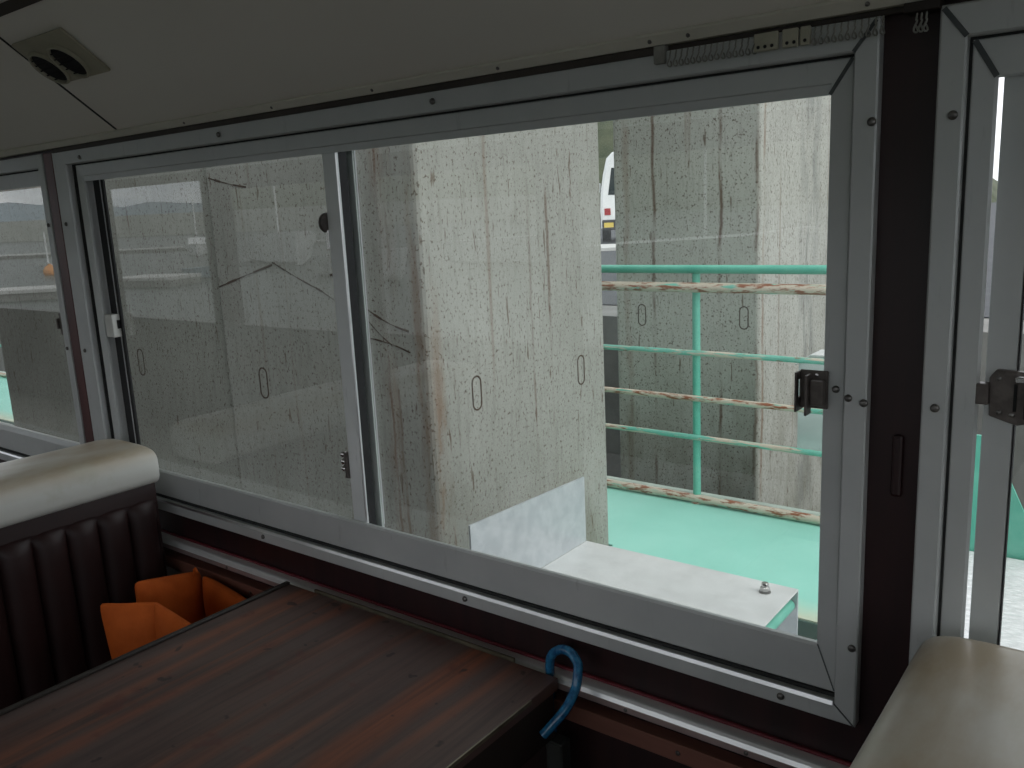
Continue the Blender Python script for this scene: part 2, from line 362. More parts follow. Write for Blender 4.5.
# back wall, open side windows
mb = MB()
mb.box(XL, XR, YB-.09, YB, 0, .80); mb.box(XL, XR, YB-.09, YB, 2.10, 2.3)
OB = [(-11.6, -6.98, 2.10), (-6.78, -5.42, 1.80), (-5.20, -2.6, 1.72), (-2.4, -.2, 1.72), (0.0, 2.4, 2.03)]  # last opening is unseen, its head raised to let in more light
xs = XL
for a, b, h in OB:
    mb.box(xs, a, YB-.09, YB, .80, 2.10); xs = b
    if h < 2.10: mb.box(a, b, YB-.09, YB, h, 2.10)
mb.box(xs, XR, YB-.09, YB, .80, 2.10)
struct(mb.build('wall_back', REDWOOD))
mb = MB(); mb.box(XL, XR+.6, -2.5, .22, 2.071, 2.13); struct(mb.build('ceiling_outer', HULLW))  # outer roof; its unseen eave is extended to shade the piers
mb = MB(); mb.box(XL-.08, XL, YB-.09, .09, 0, 2.1); struct(mb.build('wall_left', REDWOOD))
mb = MB(); mb.box(XR, XR+.08, YB-.09, .09, 0, .85); mb.box(XR, XR+.08, YB-.09, .09, 1.95, 2.1); mb.box(XR, XR+.08, YB-.09, -2.2, .85, 1.95); mb.box(XR, XR+.08, -.3, .09, .85, 1.95); struct(mb.build('wall_right', REDWOOD))  # unseen end wall; opening added to brighten the cabin
# ceiling: sloping cove panel above the windows, then flat
mb = MB()
prof = [(-.006, 1.7025), (-.030, 1.716), (-.285, 1.9125), (-.312, 1.926), (-.345, 1.930), (YB, 2.02), (YB, 2.07), (-.006, 2.07)]
mb.prism([V(XL, y, z) for y, z in prof], (XR-XL, 0, 0)); struct(mb.build('ceiling', CEIL, None, True, 25))
CN = V(0, -.77, -1).normalized(); CT = V(0, -1, .77).normalized()      # cove normal (down into the cabin) and up-slope
def cove(x, y): return V(x, y, 1.716 + .77*(-.030 - y))
for k, xx in enumerate((-1.925, -4.2, .35)):
    a = cove(xx, -.032) + CN*.0008; b = cove(xx, -.283) + CN*.0008; w = V(.004, 0, 0)
    mb = MB(); mb.prism([a-w, a+w, b+w, b-w], -CN*.002); struct(mb.build('trim_%d' % (10+k), GROOVE))
mb = MB(); a = cove(XL, -.283) + CN*.001; b = cove(XL, -.300) + CN*.001; mb.prism([a, b, b + CN*.004, a + CN*.004], (XR-XL, 0, 0)); struct(mb.build('trim_8', RAILBROWN))
# ceiling edging strip with little screws
edg = MB(); edg.prism([V(XL, -.0085, 1.7015), V(XL, -.0255, 1.7015), V(XL, -.0345, 1.7125), V(XL, -.0325, 1.7165), V(XL, -.0085, 1.7165)], (XR-XL, 0, 0))
edg = struct(edg.build('trim_1', CEILSTRIP))
for xx in (-1.66, -1.37, -1.10, -.83, -.575, -.52, -.30):
    h = MB(); h.lathe([(.003, 0), (.0026, .001), (.0001, .002)], (xx, -.0305, 1.7065), V(0, -.8, -.5), 10); h.build('screw', SCREW, edg, True)

# ================================================================== windows
def window(idx, x0, x1, lw):
    w = empty('window_%d' % idx, (0, 0, 0), kind='structure')
    # screwed outer trim, mitred
    mb = MB(); t = .028
    tr = mb.ring(x0, x1, TB, TT, [(0, -.001), (0, -.018), (.002, -.020), ((lw-.002, .026, .0225, .033), -.020), ((lw, .028, .0255, .035), -.017), ((lw, .028, .0255, .035), -.001)]).build('trim_frame', ALU, w)
    # bright worn upper lip of the bottom trim
    mb = MB(); mb.prism([V(x0+lw, -.0205, TB+.0232), V(x0+lw, -.0180, TB+.0282), V(x0+lw, -.0150, TB+.0282), V(x0+lw, -.0150, TB+.0232)], (x1-.030-x0-lw, 0, 0)); mb.build('sill_lip', POLISH, w)
    # dark gap between trim and sash frame
    mb = MB(); mb.ring(x0+lw-.001, x1-.027, TB+.026, TT-.035, [(0, -.004), (0, .004), ((.006, .006, .006, .006), .004), ((.006, .006, .006, .006), -.004)]).build('gap_seal', GROOVE, w)
    return w
fx0, fx1, fz0, fz1 = -2.190, -.319, .8335, 1.6565
w1 = window(1, -2.2715, -.2885, .064)
# main frame of the middle window: wide bottom rail, stepped head
mb = MB()
l, r, b, t = .024, .027, GB-fz0, fz1-GT
mb.ring(fx0, fx1, fz0, fz1, [(0, .050), (0, -.0035), (.002, -.005), ((l*.6, r, b-.004, t-.013), -.004), ((l, r, b, t-.0115), -.001), ((l, r, b, t), .000), ((l, r, b, t), .005), ((l-.002, r-.014, b-.034, t-.018), .007), ((l-.002, r-.014, b-.034, t-.018), .050)])
mb.build('main_frame', ALU, w1)
# mitre joints (sealant lines) at the right-hand corners and top
def joint(p, q, wd, mat, parent):
    p, q = Vector(p), Vector(q); d = (q-p).normalized(); s_ = V(-d.z, 0, d.x)*wd
    mb = MB(); mb.prism([p-s_, q-s_, q+s_, p+s_], (0, -.0012, 0)); return mb.build('mitre_joint', mat, parent)
joint((-.347, -.0042, GT), (-.321, -.0052, 1.655), .0022, MITRE, w1)
joint((-.3165, -.0202, 1.659), (-.292, -.0202, 1.6905), .0022, MITRE, w1)
joint((-.345, -.0040, GB), (-.321, -.0048, .836), .0008, MITRE, w1)
joint((-.3165, -.0202, .8262), (-.290, -.0202, .801), .0007, MITRE, w1)
# jamb channel on the left: black rubber with a thin bright bead
mb = MB(); mb.box(-2.1655, -2.1300, .0215, .0265, GB-.028, GT+.012); mb.build('jamb_seal', RUBBER, w1)
mb = MB(); mb.box(-2.1310, -2.1285, .0195, .0215, GB-.02, GT+.010); mb.build('glazing_bead', ALU, w1)
mb = MB(); mb.box(-2.1298, -2.1175, .0220, .0266, GB-.02, GT+.010); mb.build('glazing_seal', RUBBER, w1)
# left sliding sash: meeting stile and its pane
mb = MB(); mb.box(-2.150, -1.262, .0270, .0310, GB-.028, GT+.012); mb.build('glass_pane', GLASS, w1)
mb = MB(); mb.box(-1.2850, -1.2470, .0076, .0140, GB-.028, GT+.012, .0015, 2); st = mb.build('meeting_stile', ALU_BRIGHT, w1)
mb = MB(); mb.prism([V(-1.2482, .0072, GB-.02), V(-1.2464, .0090, GB-.02), V(-1.2464, .0090, GT+.01), V(-1.2482, .0072, GT+.01)], (.0004, -.0004, 0)); mb.build('worn_edge', POLISH, st)
mb = MB(); mb.box(-1.2810, -1.2475, .0142, .0345, GB-.028, GT+.012); mb.build('stile_seal', RUBBER, w1)
# right fixed sash: rubber gap, pane, and stile coloured paler for outside light
mb = MB(); mb.box(-1.2810, -1.2680, .0350, .0550, GB-.028, GT+.012); mb.build('stile_seal', RUBBER, w1)
mb = MB(); mb.box(-1.2678, -1.2475, .0490, .0555, GB-.028, GT+.012); mb.build('fixed_stile', mottled('stile_painted_lit', (.62, .68, .65), (.72, .78, .74), 8, .5), w1)
mb = MB(); mb.box(-1.2472, -1.2460, .0535, .0555, GB-.02, GT+.01); mb.build('glazing_bead', ALU_BRIGHT, w1)
mb = MB(); mb.box(-1.2500, -.335, .0560, .0600, GB-.028, GT+.012); mb.build('glass_pane', GLASS, w1)
for x_, z_ in ((-.2934, 1.579), (-.2912, 1.245), (-.2953, .914), (-.3889, .8135), (-.97, .8135), (-1.5581, .8135), (-.973, 1.6755), (-1.5585, 1.6745), (-2.1306, 1.6715), (-2.245, 1.515), (-2.245, 1.19)):
    screw(x_, z_, w1)
# white plastic catch on the left jamb
mb = MB(); mb.box(-2.1655, -2.128, .001, .0262, 1.2265, 1.285, .0025, 2); la = mb.build('jamb_catch', WHITEPL, w1); la['label'] = 'white plastic catch'
mb = MB(); mb.box(-2.1285, -2.1270, .0130, .0220, 1.2480, 1.270); mb.build('keeper_slot', BLACK, la)
# knob catches on the meeting stile
def stile_catch(z, small):
    if not small:
        mb = MB(); mb.lathe([(.012, 0), (.0185, .003), (.0195, .009), (.016, .014), (.007, .016)], (-1.2850, .0120, z), (-1, 0, 0), 20); k = mb.build('catch_knob', DARKFIT, w1, True)
        mb = MB(); mb.box(-1.2940, -1.2850, .006, .020, z-.052, z-.012, .002, 2); mb.build('catch_plate', CHROME, k)
    else:
        mb = MB(); mb.box(-1.2930, -1.2850, .002, .022, z-.032, z+.022, .002, 2); k = mb.build('catch_plate', DARKFIT, w1)
        for dz, dx in ((.016, -.006), (.001, -.014), (-.014, -.009)):
            mb = MB(); mb.lathe([(.0050, 0), (.0075, .004), (.0070, .010), (.0045, .014), (.001, .0155)], (-1.2930, .010, z+dz), (-1, -.1, 0), 12); mb.build('catch_pin', CHROME, k, True)
stile_catch(1.4905, False); stile_catch(1.0160, True)
# dark latch body on the right-hand stile
def latch(parent, x, z):
    mb = MB()
    for q in ((-.023, .030, .012, .022), (-.023, .030, -.030, -.012), (-.023, -.014, -.012, .012), (-.004, .004, -.012, .012)):
        mb.box(x-.0300, x-.0275, q[0], min(q[1], .004), z+q[2], z+q[3])
    bmesh.ops.remove_doubles(mb.bm, verts=mb.bm.verts, dist=1e-5); k = mb.build('latch_body', DARKFIT, parent)
    mb = MB(); mb.box(x-.0278, x+.008, -.009, -.0062, z-.026, z+.024, .001, 1); mb.build('latch_plate', DARKFIT, k)
    mb = MB(); mb.box(x-.0160, x-.0125, -.028, -.0090, z-.033, z+.020, .0012, 2); mb.build('latch_lever', DARKFIT, k)
    mb = MB(); mb.box(x-.0120, x+.006, -.021, -.0092, z-.020, z+.013, .0025, 2); mb.build('latch_bolt', DARKFIT, k)
    mb = MB(); mb.lathe([(.0028, 0), (.0026, .0015), (.0001, .0022)], (x-.006, -.0092, z+.018), (0, -1, 0), 10); mb.build('screw', CHROME, k, True)
latch(w1, -.3470, 1.2550)
for x_, z_ in ((-.3300, 1.2560), (-.3100, 1.2495)): screw(x_, z_, w1, -.0055 if x_ < -.32 else -.021, .0048)

# right-hand window, its sash pulled a finger's width off the jamb
w2 = window(2, -.2262, 1.73, .028)
mb = MB()
mb.ring(-.1955, 1.70, fz0, fz1, [(0, .070), (0, -.0035), (.002, -.005), ((.0235, .0235, .060, .040), -.004), ((.0262, .0262, .0648, .042), .000), ((.0262, .0262, .0648, .042), .004), ((.012, .012, .034, .022), .006), ((.012, .012, .034, .022), .070)])
mb.build('main_frame', ALU, w2)
joint((-.1700, -.0042, GT-.001), (-.1930, -.0052, 1.655), .0030, MITRE, w2)
joint((-.1985, -.0202, 1.659), (-.2225, -.0202, 1.6905), .0028, MITRE, w2)
mb = MB(); mb.ring(-.1656, .80, GB-.010, GT+.009, [(0.002, .020), (0, .0150), (0, .0135), (.0005, .013), ((.0308, .030, .030, .024), .013), ((.0323, .0315, .032, .026), .016), ((.0323, .0315, .032, .026), .020)]); sash = mb.build('sliding_sash', ALU, w2)
mb = MB(); mb.ring(-.1338, .770, GB+.0195, GT-.0195, [(0, .0135), (0, .0245), (.0016, .0245), (.0016, .0135)]); mb.build('glazing_seal', RUBBER, sash)
mb = MB(); mb.box(-.1345, .770, .0165, .0195, GB+.018, GT-.018); mb.build('glass_pane', GLASS, sash)
mb = MB(); mb.box(.765, 1.68, .050, .054, GB-.003, GT+.003); mb.build('glass_pane', GLASS, w2)
# latch with hook over the gap
mb = MB(); mb.prism([V(-.1585, .0128, 1.238), V(-.130, .0128, 1.229), V(-.112, .0128, 1.234), V(-.112, .0128, 1.291), V(-.153, .0128, 1.293), V(-.1600, .0128, 1.283)], (0, -.009, 0), .0012, 1); k = mb.build('latch_body', DARKFIT, sash)
mb = MB(); mb.box(-.1735, -.1585, -.004, .0105, 1.252, 1.277, .002, 2); mb.build('latch_hook', DARKFIT, k)
mb = MB(); mb.box(-.1340, -.1310, .0008, .0038, 1.246, 1.278); mb.build('keeper_slot', BLACK, k)
for a, b in ((-.150, 1.283), (-.148, 1.243), (-.135, 1.241)):
    mb = MB(); mb.lathe([(.0032, 0), (.0028, .001), (.0001, .002)], (a, .0038, b), (0, -1, 0), 10); mb.build('screw', SCREW, k, True)
mb = MB(); mb.box(-.122, -.06, -.012, .003, 1.240, 1.281, .002, 2); mb.build('latch_grip', RUBBER, k)
mb = MB(); mb.box(-.132, -.06, -.012, .002, 1.2825, 1.2885, .001, 1); mb.build('latch_lever', CHROME, k)
for x_, z_ in ((-.2083, 1.578), (-.2109, 1.247), (-.2109, .914)): screw(x_, z_, w2)

# left-hand window beyond the pillar
w3 = window(3, -4.31, -2.3275, .028)
mb = MB()
mb.ring(-4.285, -2.358, fz0, fz1, [(0, .070), (0, -.0035), (.002, -.005), ((.010, .010, .062, .038), -.004), ((.012, .012, .0648+.012, .038), .000), ((.012, .012, .0648+.012, .038), .005), ((.004, .004, .045, .020), .007), ((.004, .004, .045, .020), .070)])
mb.build('main_frame', ALU, w3)
mb = MB(); mb.box(-4.28, -2.367, .020, .024, GB+.008, GT); mb.build('glass_pane', GLASS, w3)
mb = MB(); mb.box(-2.385, -2.366, -.012, .006, 1.222, 1.284, .003, 2); k = mb.build('latch_body', DARKFIT, w3)
mb = MB(); mb.box(-2.392, -2.384, -.018, -.004, 1.24, 1.268, .002, 2); mb.build('latch_lever', DARKFIT, k)
for x_, z_ in ((-2.3405, 1.515), (-2.3405, 1.19)): screw(x_, z_, w3)
# small pillar fittings
mb = MB(); mb.box(-2.304, -2.290, -.009, 0, 1.105, 1.185, .003, 2); struct(mb.build('trim_5', DARKFIT))
mb = MB(); mb.box(-.260, -.247, -.007, 0, 1.125, 1.205, .004, 2); struct(mb.build('trim_6', REDWOOD))
mb = MB(); mb.box(-2.3175, -2.2735, -.0200, 0, TB, TT, .0015, 1); struct(mb.build('trim_9', mottled('lit_red_brown_pillar', (.085, .030, .030), (.12, .042, .040), 5, .4, scale=(6, 6, .8))))  # strip over the pillar, received light put into its lighter red-brown

# curtain track above the middle window with bunched gliders
HOOKM = mottled('grey_nylon_hook', (.20, .20, .18), (.30, .30, .27), 40, .5)
trk = empty('curtain_track', (-1.30, -.02, 1.683), 'brown curtain track above the wide middle window', 'curtain track')
mb = MB(); mb.box(-2.26, -.560, -.0245, -.0065, 1.6905, 1.7010, .001, 1); mb.build('track_rail', RAILBROWN, trk)
mb = MB(); mb.box(-.560, -.262, -.0145, -.0065, 1.6945, 1.7010, .001, 1); mb.build('hook_rail', RAILBROWN, trk)
mb = MB(); mb.box(-.572, -.556, -.0265, -.0065, 1.6780, 1.7012, .0015, 2); mb.build('track_end_bracket', HOOKM, trk)
mb = MB(); mb.box(-.262, -.225, -.030, -.002, 1.6905, 1.7010, .0015, 2); mb.build('track_end_bracket', DARKWOOD, trk)
TAGM = mottled('yellowed_nylon_glider', (.36, .35, .27), (.44, .42, .33), 30, .5)
def hook_mesh(x):
    b = V(x, -.0235, 1.6925); pts = [b]
    for k in range(11):
        a = math.pi*.5 + k/10*math.pi*1.55
        pts.append(V(x, -.0235 - .0042 + .0045*math.sin(a)*-1, 1.680 + .0065*math.cos(a)*1.0 + .0) if False else V(x + .0016*math.sin(k), -.0265 + .0038*math.cos(a), 1.6790 + .0065*math.sin(a)))
    return MB().tube(pts, .0011, 6)
hx = [-.548 + .0082*k for k in range(15)] + [-.360 + .0076*k for k in range(11)]
for k, x_ in enumerate(hx):
    o = hook_mesh(x_).build('curtain_hook', HOOKM, None, True)
    tag(o, 'thin grey curtain hook bunched on the track over the middle window', 'curtain hook', 'curtain hooks bunched on the track')
for k, (x_, w_, say) in enumerate(((-.418, .030, 'widest yellowed plastic curtain glider on the track, left of the other two'), (-.3880, .019, 'yellowed plastic curtain glider between the widest and narrowest gliders'), (-.3700, .012, 'narrowest yellowed plastic curtain glider on the track, right of the other two'))):
    g = empty('curtain_glider', (x_, -.026, 1.672), say, 'curtain glider', 'yellowed curtain gliders')
    mb = MB(); mb.box(x_-w_/2, x_+w_/2, -.030, -.0245, 1.6735, 1.6945, .001, 1); mb.build('glider_plate', TAGM, g)
    for j in range(max(1, int(w_/.0085))):
        mb = MB(); mb.lathe([(.0022, 0), (.0020, .0008), (.0001, .0015)], (x_-w_/2+.006+.0085*j, -.0300, 1.6785), (0, -1, 0), 8); mb.build('rivet', BLACK, g, True)
for x_ in (-.248, -.243, -.238):
    o = hook_mesh(x_).build('curtain_hook', HOOKM, None, True); o.location.z -= .004; o.location.y -= .004
    tag(o, 'thin grey curtain hook on the dark post between two windows', 'curtain hook', 'curtain hooks at the dark post')
# ledge rail below the window and strips under it
mb = MB(); mb.prism([V(XL, -.0005, .7172), V(XL, -.0300, .7172), V(XL, -.0272, .7238), V(XL, -.0240, .7275), V(XL, -.0205, .7285), V(XL, -.0005, .7285)], (XR-XL, 0, 0)); struct(mb.build('trim_2', LEDGE))
mb = MB(); mb.box(XL, XR, -.0302, -.0005, .7060, .7170, .001, 1); led = struct(mb.build('trim_3', PINKALU))
for x_ in (-.5567, -.32, -.79+.6): pass
for x_, in ((-.6350,), (-.4350,), (-1.7,)):
    h = MB(); h.lathe([(.0036, 0), (.0032, .0012), (.0001, .0024)], (x_, -.0302, .7115), (0, -1, 0), 12); h.build('screw', SCREW, led, True)
mb = MB(); mb.box(XL, XR, -.006, -.0005, .7287, .7345, .001, 1); struct(mb.build('trim_4', REDTRIM))
mb = MB(); mb.box(XL, XR, -.0280, -.0005, .652, .6830, .001, 1); stp = struct(mb.build('trim_7', BROWNSTRIP))
for x_ in (-.545, -1.05, -1.62):
    h = MB(); h.lathe([(.0042, 0), (.0036, .0014), (.0001, .0026)], (x_, -.0280, .668), (0, -1, 0), 12); h.build('screw', SCREW, stp, True)

# ================================================================== ceiling vent on the cove
vt = empty('ceiling_vent', cove(-1.805, -.193), 'yellowed twin round air vent on the sloping ceiling', 'air vent')
def cbox(mb, x0, x1, t0, t1, h, bev=.003, base=0.0):          # box on the cove: t = distance up the slope from y=-.193
    o = cove(0, -.193); pl = []
    for x, t in ((x0, t0), (x1, t0), (x1, t1), (x0, t1)): pl.append(V(x, 0, 0) + o + CT*t + CN*base)
    mb.prism(pl, CN*h, bev, 2)
ctr = [(-1.868, -.012), (-1.783, -.010)]
mb = MB(); cbox(mb, -1.910, -1.702, -.056, .056, .007); mb.build('vent_plate', VENT, vt, True)
for cx_, t_ in ctr:
    c_ = cove(cx_, -.193) + CT*t_
    mb = MB(); mb.lathe([(.043, .0068), (.043, .012), (.041, .0145), (.0378, .0140), (.0365, .0068)], c_, CN, 28); bz = mb.build('vent_bezel', VENT, vt, True)
    mb = MB(); mb.lathe([(.0365, .0069), (.0390, .0078), (.02, .0095), (.0001, .0100)], c_, CN, 28); cup = mb.build('vent_grille', BLACK, vt, True)
    mb = MB()
    for k in (-2, -1, 0, 1, 2):
        hw = math.sqrt(max(.0, .036**2 - (k*.013)**2)); a = c_ + CN*.0105 + CT*(k*.013)
        mb.prism([a+V(-hw, 0, 0)-CT*.001, a+V(hw, 0, 0)-CT*.001, a+V(hw, 0, 0)+CT*.001, a+V(-hw, 0, 0)+CT*.001], CN*.002)
    mb.build('louvre', BLACK, cup)

# ================================================================== dining booth benches
def bench(xf, sgn, y0, y1, label):                                # front face at xf; seat towards sgn
    b = empty('booth_bench', (xf, (y0+y1)/2, 0), label, 'bench', 'booth benches either side of the table')
    xb = xf - sgn*.20
    # padded cream cap: rounded section swept along the bench with pinched rounded ends
    zc, hh, hw = .940, .052, .118; xc = xf - sgn*.100
    rings = []; K = 26; yy = [y1, y1-.006, y1-.018, y1-.036, y1-.06, y1-.12] + [y1-.12-(y1-y0-.24)*k/10 for k in range(1, 11)] + [y0+.06, y0+.02, y0]
    for i, y in enumerate(yy):
        de = min(y1-y, y-y0); sh = 1.0 if de > .06 else (.80 + .20*math.sqrt(max(0, 1-(1-de/.06)**2)))
        ring = []
        for k in range(K):
            a = 2*math.pi*k/K; ca, sa = math.cos(a), math.sin(a); p = .42
            x = xc + sgn*hw*math.copysign(abs(ca)**p, ca)*(.86+.14*sh); sag = .006*math.sin(y*9)*(sa > 0)
            z = zc + hh*math.copysign(abs(sa)**(p+.12), sa)*(sh if sa > 0 else 1) + sag*.5
            ring.append(V(x, y, z))
        rings.append(ring)
    mb = MB(); mb.loft(rings); mb.build('headrest_cap', CREAM, b, True, 60)
    # plain band and fluted backrest
    mb = MB(); mb.box(min(xf, xb), max(xf, xb), y0+.01, y1-.004, .44, .904, .008, 2); mb.build('backrest_core', VINYL, b, True)
    nfl = int(round((y1-y0-.03)/.0695)); ww = (y1-.014-(y0+.014))/nfl
    rings = []
    for zz, g in ((.45, .95), (.60, 1.0), (.78, 1.0), (.83, .92), (.848, .70), (.858, .30), (.861, .0)):
        ring = []
        for k in range(nfl*8+1):
            u = (k % 8)/8; bul = math.sin(math.pi*u)**.55 if 0 < u < 1 else 0
            ring.append(V(xf + sgn*(.002 + .024*bul*g), y0+.014 + k*ww/8, zz - .010*(1-bul)*(g < .8)))
        ring += [V(xf - sgn*.02, y1-.014, zz), V(xf - sgn*.02, y0+.014, zz)]
        rings.append(ring)
    mb = MB(); mb.loft(rings); mb.build('fluted_backrest', VINYL, b, True, 55)
    mb = MB(); mb.box(min(xf+sgn*.03, xf+sgn*.43), max(xf+sgn*.03, xf+sgn*.43), y0+.01, y1-.006, .34, .45, .03, 3); mb.build('seat_cushion', VINYL, b, True)
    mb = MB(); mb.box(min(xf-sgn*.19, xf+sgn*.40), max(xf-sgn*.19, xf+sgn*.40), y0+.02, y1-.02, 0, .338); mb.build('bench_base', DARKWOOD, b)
    return b
bench(-1.905, 1, -1.02, -.058, 'booth bench with white headrest cap and maroon fluted back behind the table')
bench(-.190, -1, -1.02, -.050, 'booth bench in the right foreground with worn beige headrest cap')

# ================================================================== table
tb = empty('dining_table', (-1.10, -.50, 0), 'dark rosewood laminate booth table fixed against the window wall', 'table')
tx0, tx1, ty0, ty1, tz = -1.452, -.757, -1.02, -.0400, .7342
mb = MB(); mb.box(tx0, tx1, ty0, ty1, tz-.022, tz, .0012, 1); mb.build('tabletop', TABLE, tb)
mb = MB(); mb.box(tx0-.012, tx0-.0003, ty0, ty1, tz-.026, tz+.0045, .0012, 1); mb.build('edge_strip', EDGE, tb)
mb = MB(); mb.box(-1.375, -.850, ty1+.0003, ty1+.0060, tz-.022, tz+.0055, .001, 1); e1 = mb.build('edge_strip', BRASS, tb); e1['label'] = 'dull brass strip along the wall edge'
mb = MB(); mb.box(tx1+.0003, tx1+.003, ty0, -.118, tz-.007, tz+.0006, .0006, 1); e2 = mb.build('edge_strip', BRASS, tb); e2['label'] = 'dull brass strip along the bench edge'
mb = MB(); mb.ring(0, 1, 0, 1, [(0, 0)]*3) if False else None
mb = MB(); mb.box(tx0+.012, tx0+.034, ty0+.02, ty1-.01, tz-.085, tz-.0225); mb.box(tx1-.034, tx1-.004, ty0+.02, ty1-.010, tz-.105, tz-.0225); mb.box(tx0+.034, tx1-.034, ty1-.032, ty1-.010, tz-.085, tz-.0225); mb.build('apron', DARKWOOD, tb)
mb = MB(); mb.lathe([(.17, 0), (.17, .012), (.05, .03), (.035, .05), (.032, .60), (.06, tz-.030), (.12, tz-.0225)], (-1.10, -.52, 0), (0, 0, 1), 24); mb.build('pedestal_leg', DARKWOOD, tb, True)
mb = MB(); mb.box(-.775, -.742, -.060, -.0305, 0, tz-.11, .003, 1); mb.build('wall_leg', mottled('dark_grey_leg_paint', (.03, .033, .03), (.045, .048, .045), 8, .5), tb)

# ================================================================== bent blue rod at the table corner
ctl = [V(-.7835, -.0255, .56), V(-.7835, -.0255, .70), V(-.7824, -.0262, .746), V(-.7765, -.0280, .7635), V(-.7670, -.0290, .7740), V(-.7560, -.0300, .7810), V(-.7450, -.0310, .7837), V(-.7330, -.0330, .7825), V(-.7242, -.036, .7770), V(-.7165, -.0400, .7720), V(-.7131, -.045, .7643), V(-.7105, -.052, .7520), V(-.7101, -.060, .7372), V(-.7137, -.085, .7136), V(-.7395, -.112, .6749)]
pts = []
for i in range(len(ctl)-1):
    p_ = [ctl[max(i-1, 0)], ctl[i], ctl[i+1], ctl[min(i+2, len(ctl)-1)]]
    for k in range(4):
        t_ = k/4; pts.append(.5*((2*p_[1]) + (p_[2]-p_[0])*t_ + (2*p_[0]-5*p_[1]+4*p_[2]-p_[3])*t_*t_ + (3*p_[1]-p_[0]-3*p_[2]+p_[3])*t_**3))
pts.append(ctl[-1])
hk = MB(); hk.tube(pts, .0080, 14)
hk = tag(hk.build('hooked_rod', BLUE, None, True), 'glossy blue hooked rod at the table corner by the wall', 'hook')

# ================================================================== orange life jacket on the far seat
lj = empty('life_jacket', (-1.68, -.19, .45), 'folded orange life jacket standing on the far bench behind the table', 'life jacket')
def pad(name, p0, p1, drop, th, bul=.010):
    p0, p1, drop = Vector(p0), Vector(p1), Vector(drop); u = p1-p0; n = u.cross(drop).normalized(); nu, nv = 8, 8
    bm = bmesh.new(); F = {}; 
    for sd in (0, 1):
        for i in range(nu+1):
            for j in range(nv+1):
                a, b = i/nu, j/nv; e = min(a, 1-a, b, 1-b); k = min(1, e/.12)**.5
                w = mnoise.noise(V(a*3+p0.x*9, b*3, sd*5+p0.y*7))*.006
                F[sd, i, j] = bm.verts.new(p0 + u*a + drop*b + n*((th/2*(.35+.65*k) + bul*k*math.sin(math.pi*a)*math.sin(math.pi*b))*(1 if sd else -1) + w))
    for sd in (0, 1):
        for i in range(nu):
            for j in range(nv): bm.faces.new((F[sd, i, j], F[sd, i+1, j], F[sd, i+1, j+1], F[sd, i, j+1]))
    bd = [(i, 0) for i in range(nu)] + [(nu, j) for j in range(nv)] + [(i, nv) for i in range(nu, 0, -1)] + [(0, j) for j in range(nv, 0, -1)]
    for k in range(len(bd)):
        a, b = bd[k], bd[(k+1) % len(bd)]; bm.faces.new((F[0, a[0], a[1]], F[0, b[0], b[1]], F[1, b[0], b[1]], F[1, a[0], a[1]]))
    mb = MB(); mb.bm.free(); mb.bm = bm; return mb.build(name, ORANGE, lj, True, 50, 1)
pad('foam_panel', (-1.785, -.046, .693), (-1.785, -.212, .727), (.012, 0, -.235), .034)
pad('foam_panel', (-1.765, -.056, .692), (-1.500, -.062, .662), (.0, .0, -.205), .030)
pad('foam_panel', (-1.745, -.312, .728), (-1.630, -.236, .728), (.03, .01, -.26), .036)
pad('foam_panel', (-1.640, -.246, .735), (-1.515, -.172, .630), (.0, -.02, -.165), .036)
mb = MB(); mb.tube([V(-1.772, -.070, .690), V(-1.771, -.071, .706), V(-1.765, -.072, .711), V(-1.760, -.070, .700)], .003, 8); mb.build('strap_loop', ORANGE, lj, True)

# ================================================================== outside, landing side
mb = MB(); mb.box(-60, 60, .16, 60, -.90, -.80); o = struct(mb.build('water', WATER))
mb = MB(); mb.box(-900, 500, -900, YB-.16, -.90, -.80); o = struct(mb.build('water', WATER))
def pier(name, x0, x1, y0, y1, mat, label, marks, z1=4.6):
    p = empty(name, ((x0+x1)/2, (y0+y1)/2, -.9), label, 'concrete pier')
    mb = MB(); mb.box(x0, x1, y0, y1, -.9, z1, .022, 3); mb.build('shaft', mat, p)
    for face, a, z in marks:                                      # rusty outlines left by the shuttering ties
        mb = MB(); n = 28; hw, hl = .0235, .060
        for k in range(n):
            q = []
            for kk in (k, k+1):
                t = 2*math.pi*kk/n; ca, sa = math.cos(t), math.sin(t)
                up = (hl-hw)*(1 if (k < n//2) else -1)
                for rr in (hw+.0030, hw-.0030): q.append((rr*ca, rr*sa + up))
            P_ = [V(a+u, y0-.0012, z+v) if face == 'y' else V(x1+.0012, a+u, z+v) for u, v in (q[0], q[2], q[3], q[1])]
            mb.prism(P_, (0, .0016, 0) if face == 'y' else (-.0016, 0, 0))
        for sg in (-1, 1):
            lo, hi = sg*hw-.003, sg*hw+.003; sq = [(lo, -(hl-hw)), (hi, -(hl-hw)), (hi, hl-hw), (lo, hl-hw)]
            mb.prism([V(a+u, y0-.0012, z+v) if face == 'y' else V(x1+.0012, a+u, z+v) for u, v in sq], (0, .0016, 0) if face == 'y' else (-.0016, 0, 0))
        mb.build('tie_mark', FORMMARK, p)
    return p
pier('concrete_pier', -3.040, -1.910, .920, 2.020, CONC_A, 'rust-streaked concrete pier standing closest behind the middle window', [('x', 1.154, .873), ('x', 1.824, .837), ('y', -2.801, .877)])
pier('concrete_pier', -5.235, -3.055, .945, 2.020, CONC_B, 'wide dull concrete pier farthest left, seen through the left panes', [('y', -3.74, .890)])
pier('concrete_pier', -2.585, -1.715, 3.250, 4.75, CONC_C, 'concrete pier behind the sea-green railing', [('y', -2.412, .868), ('y', -1.800, .874)])

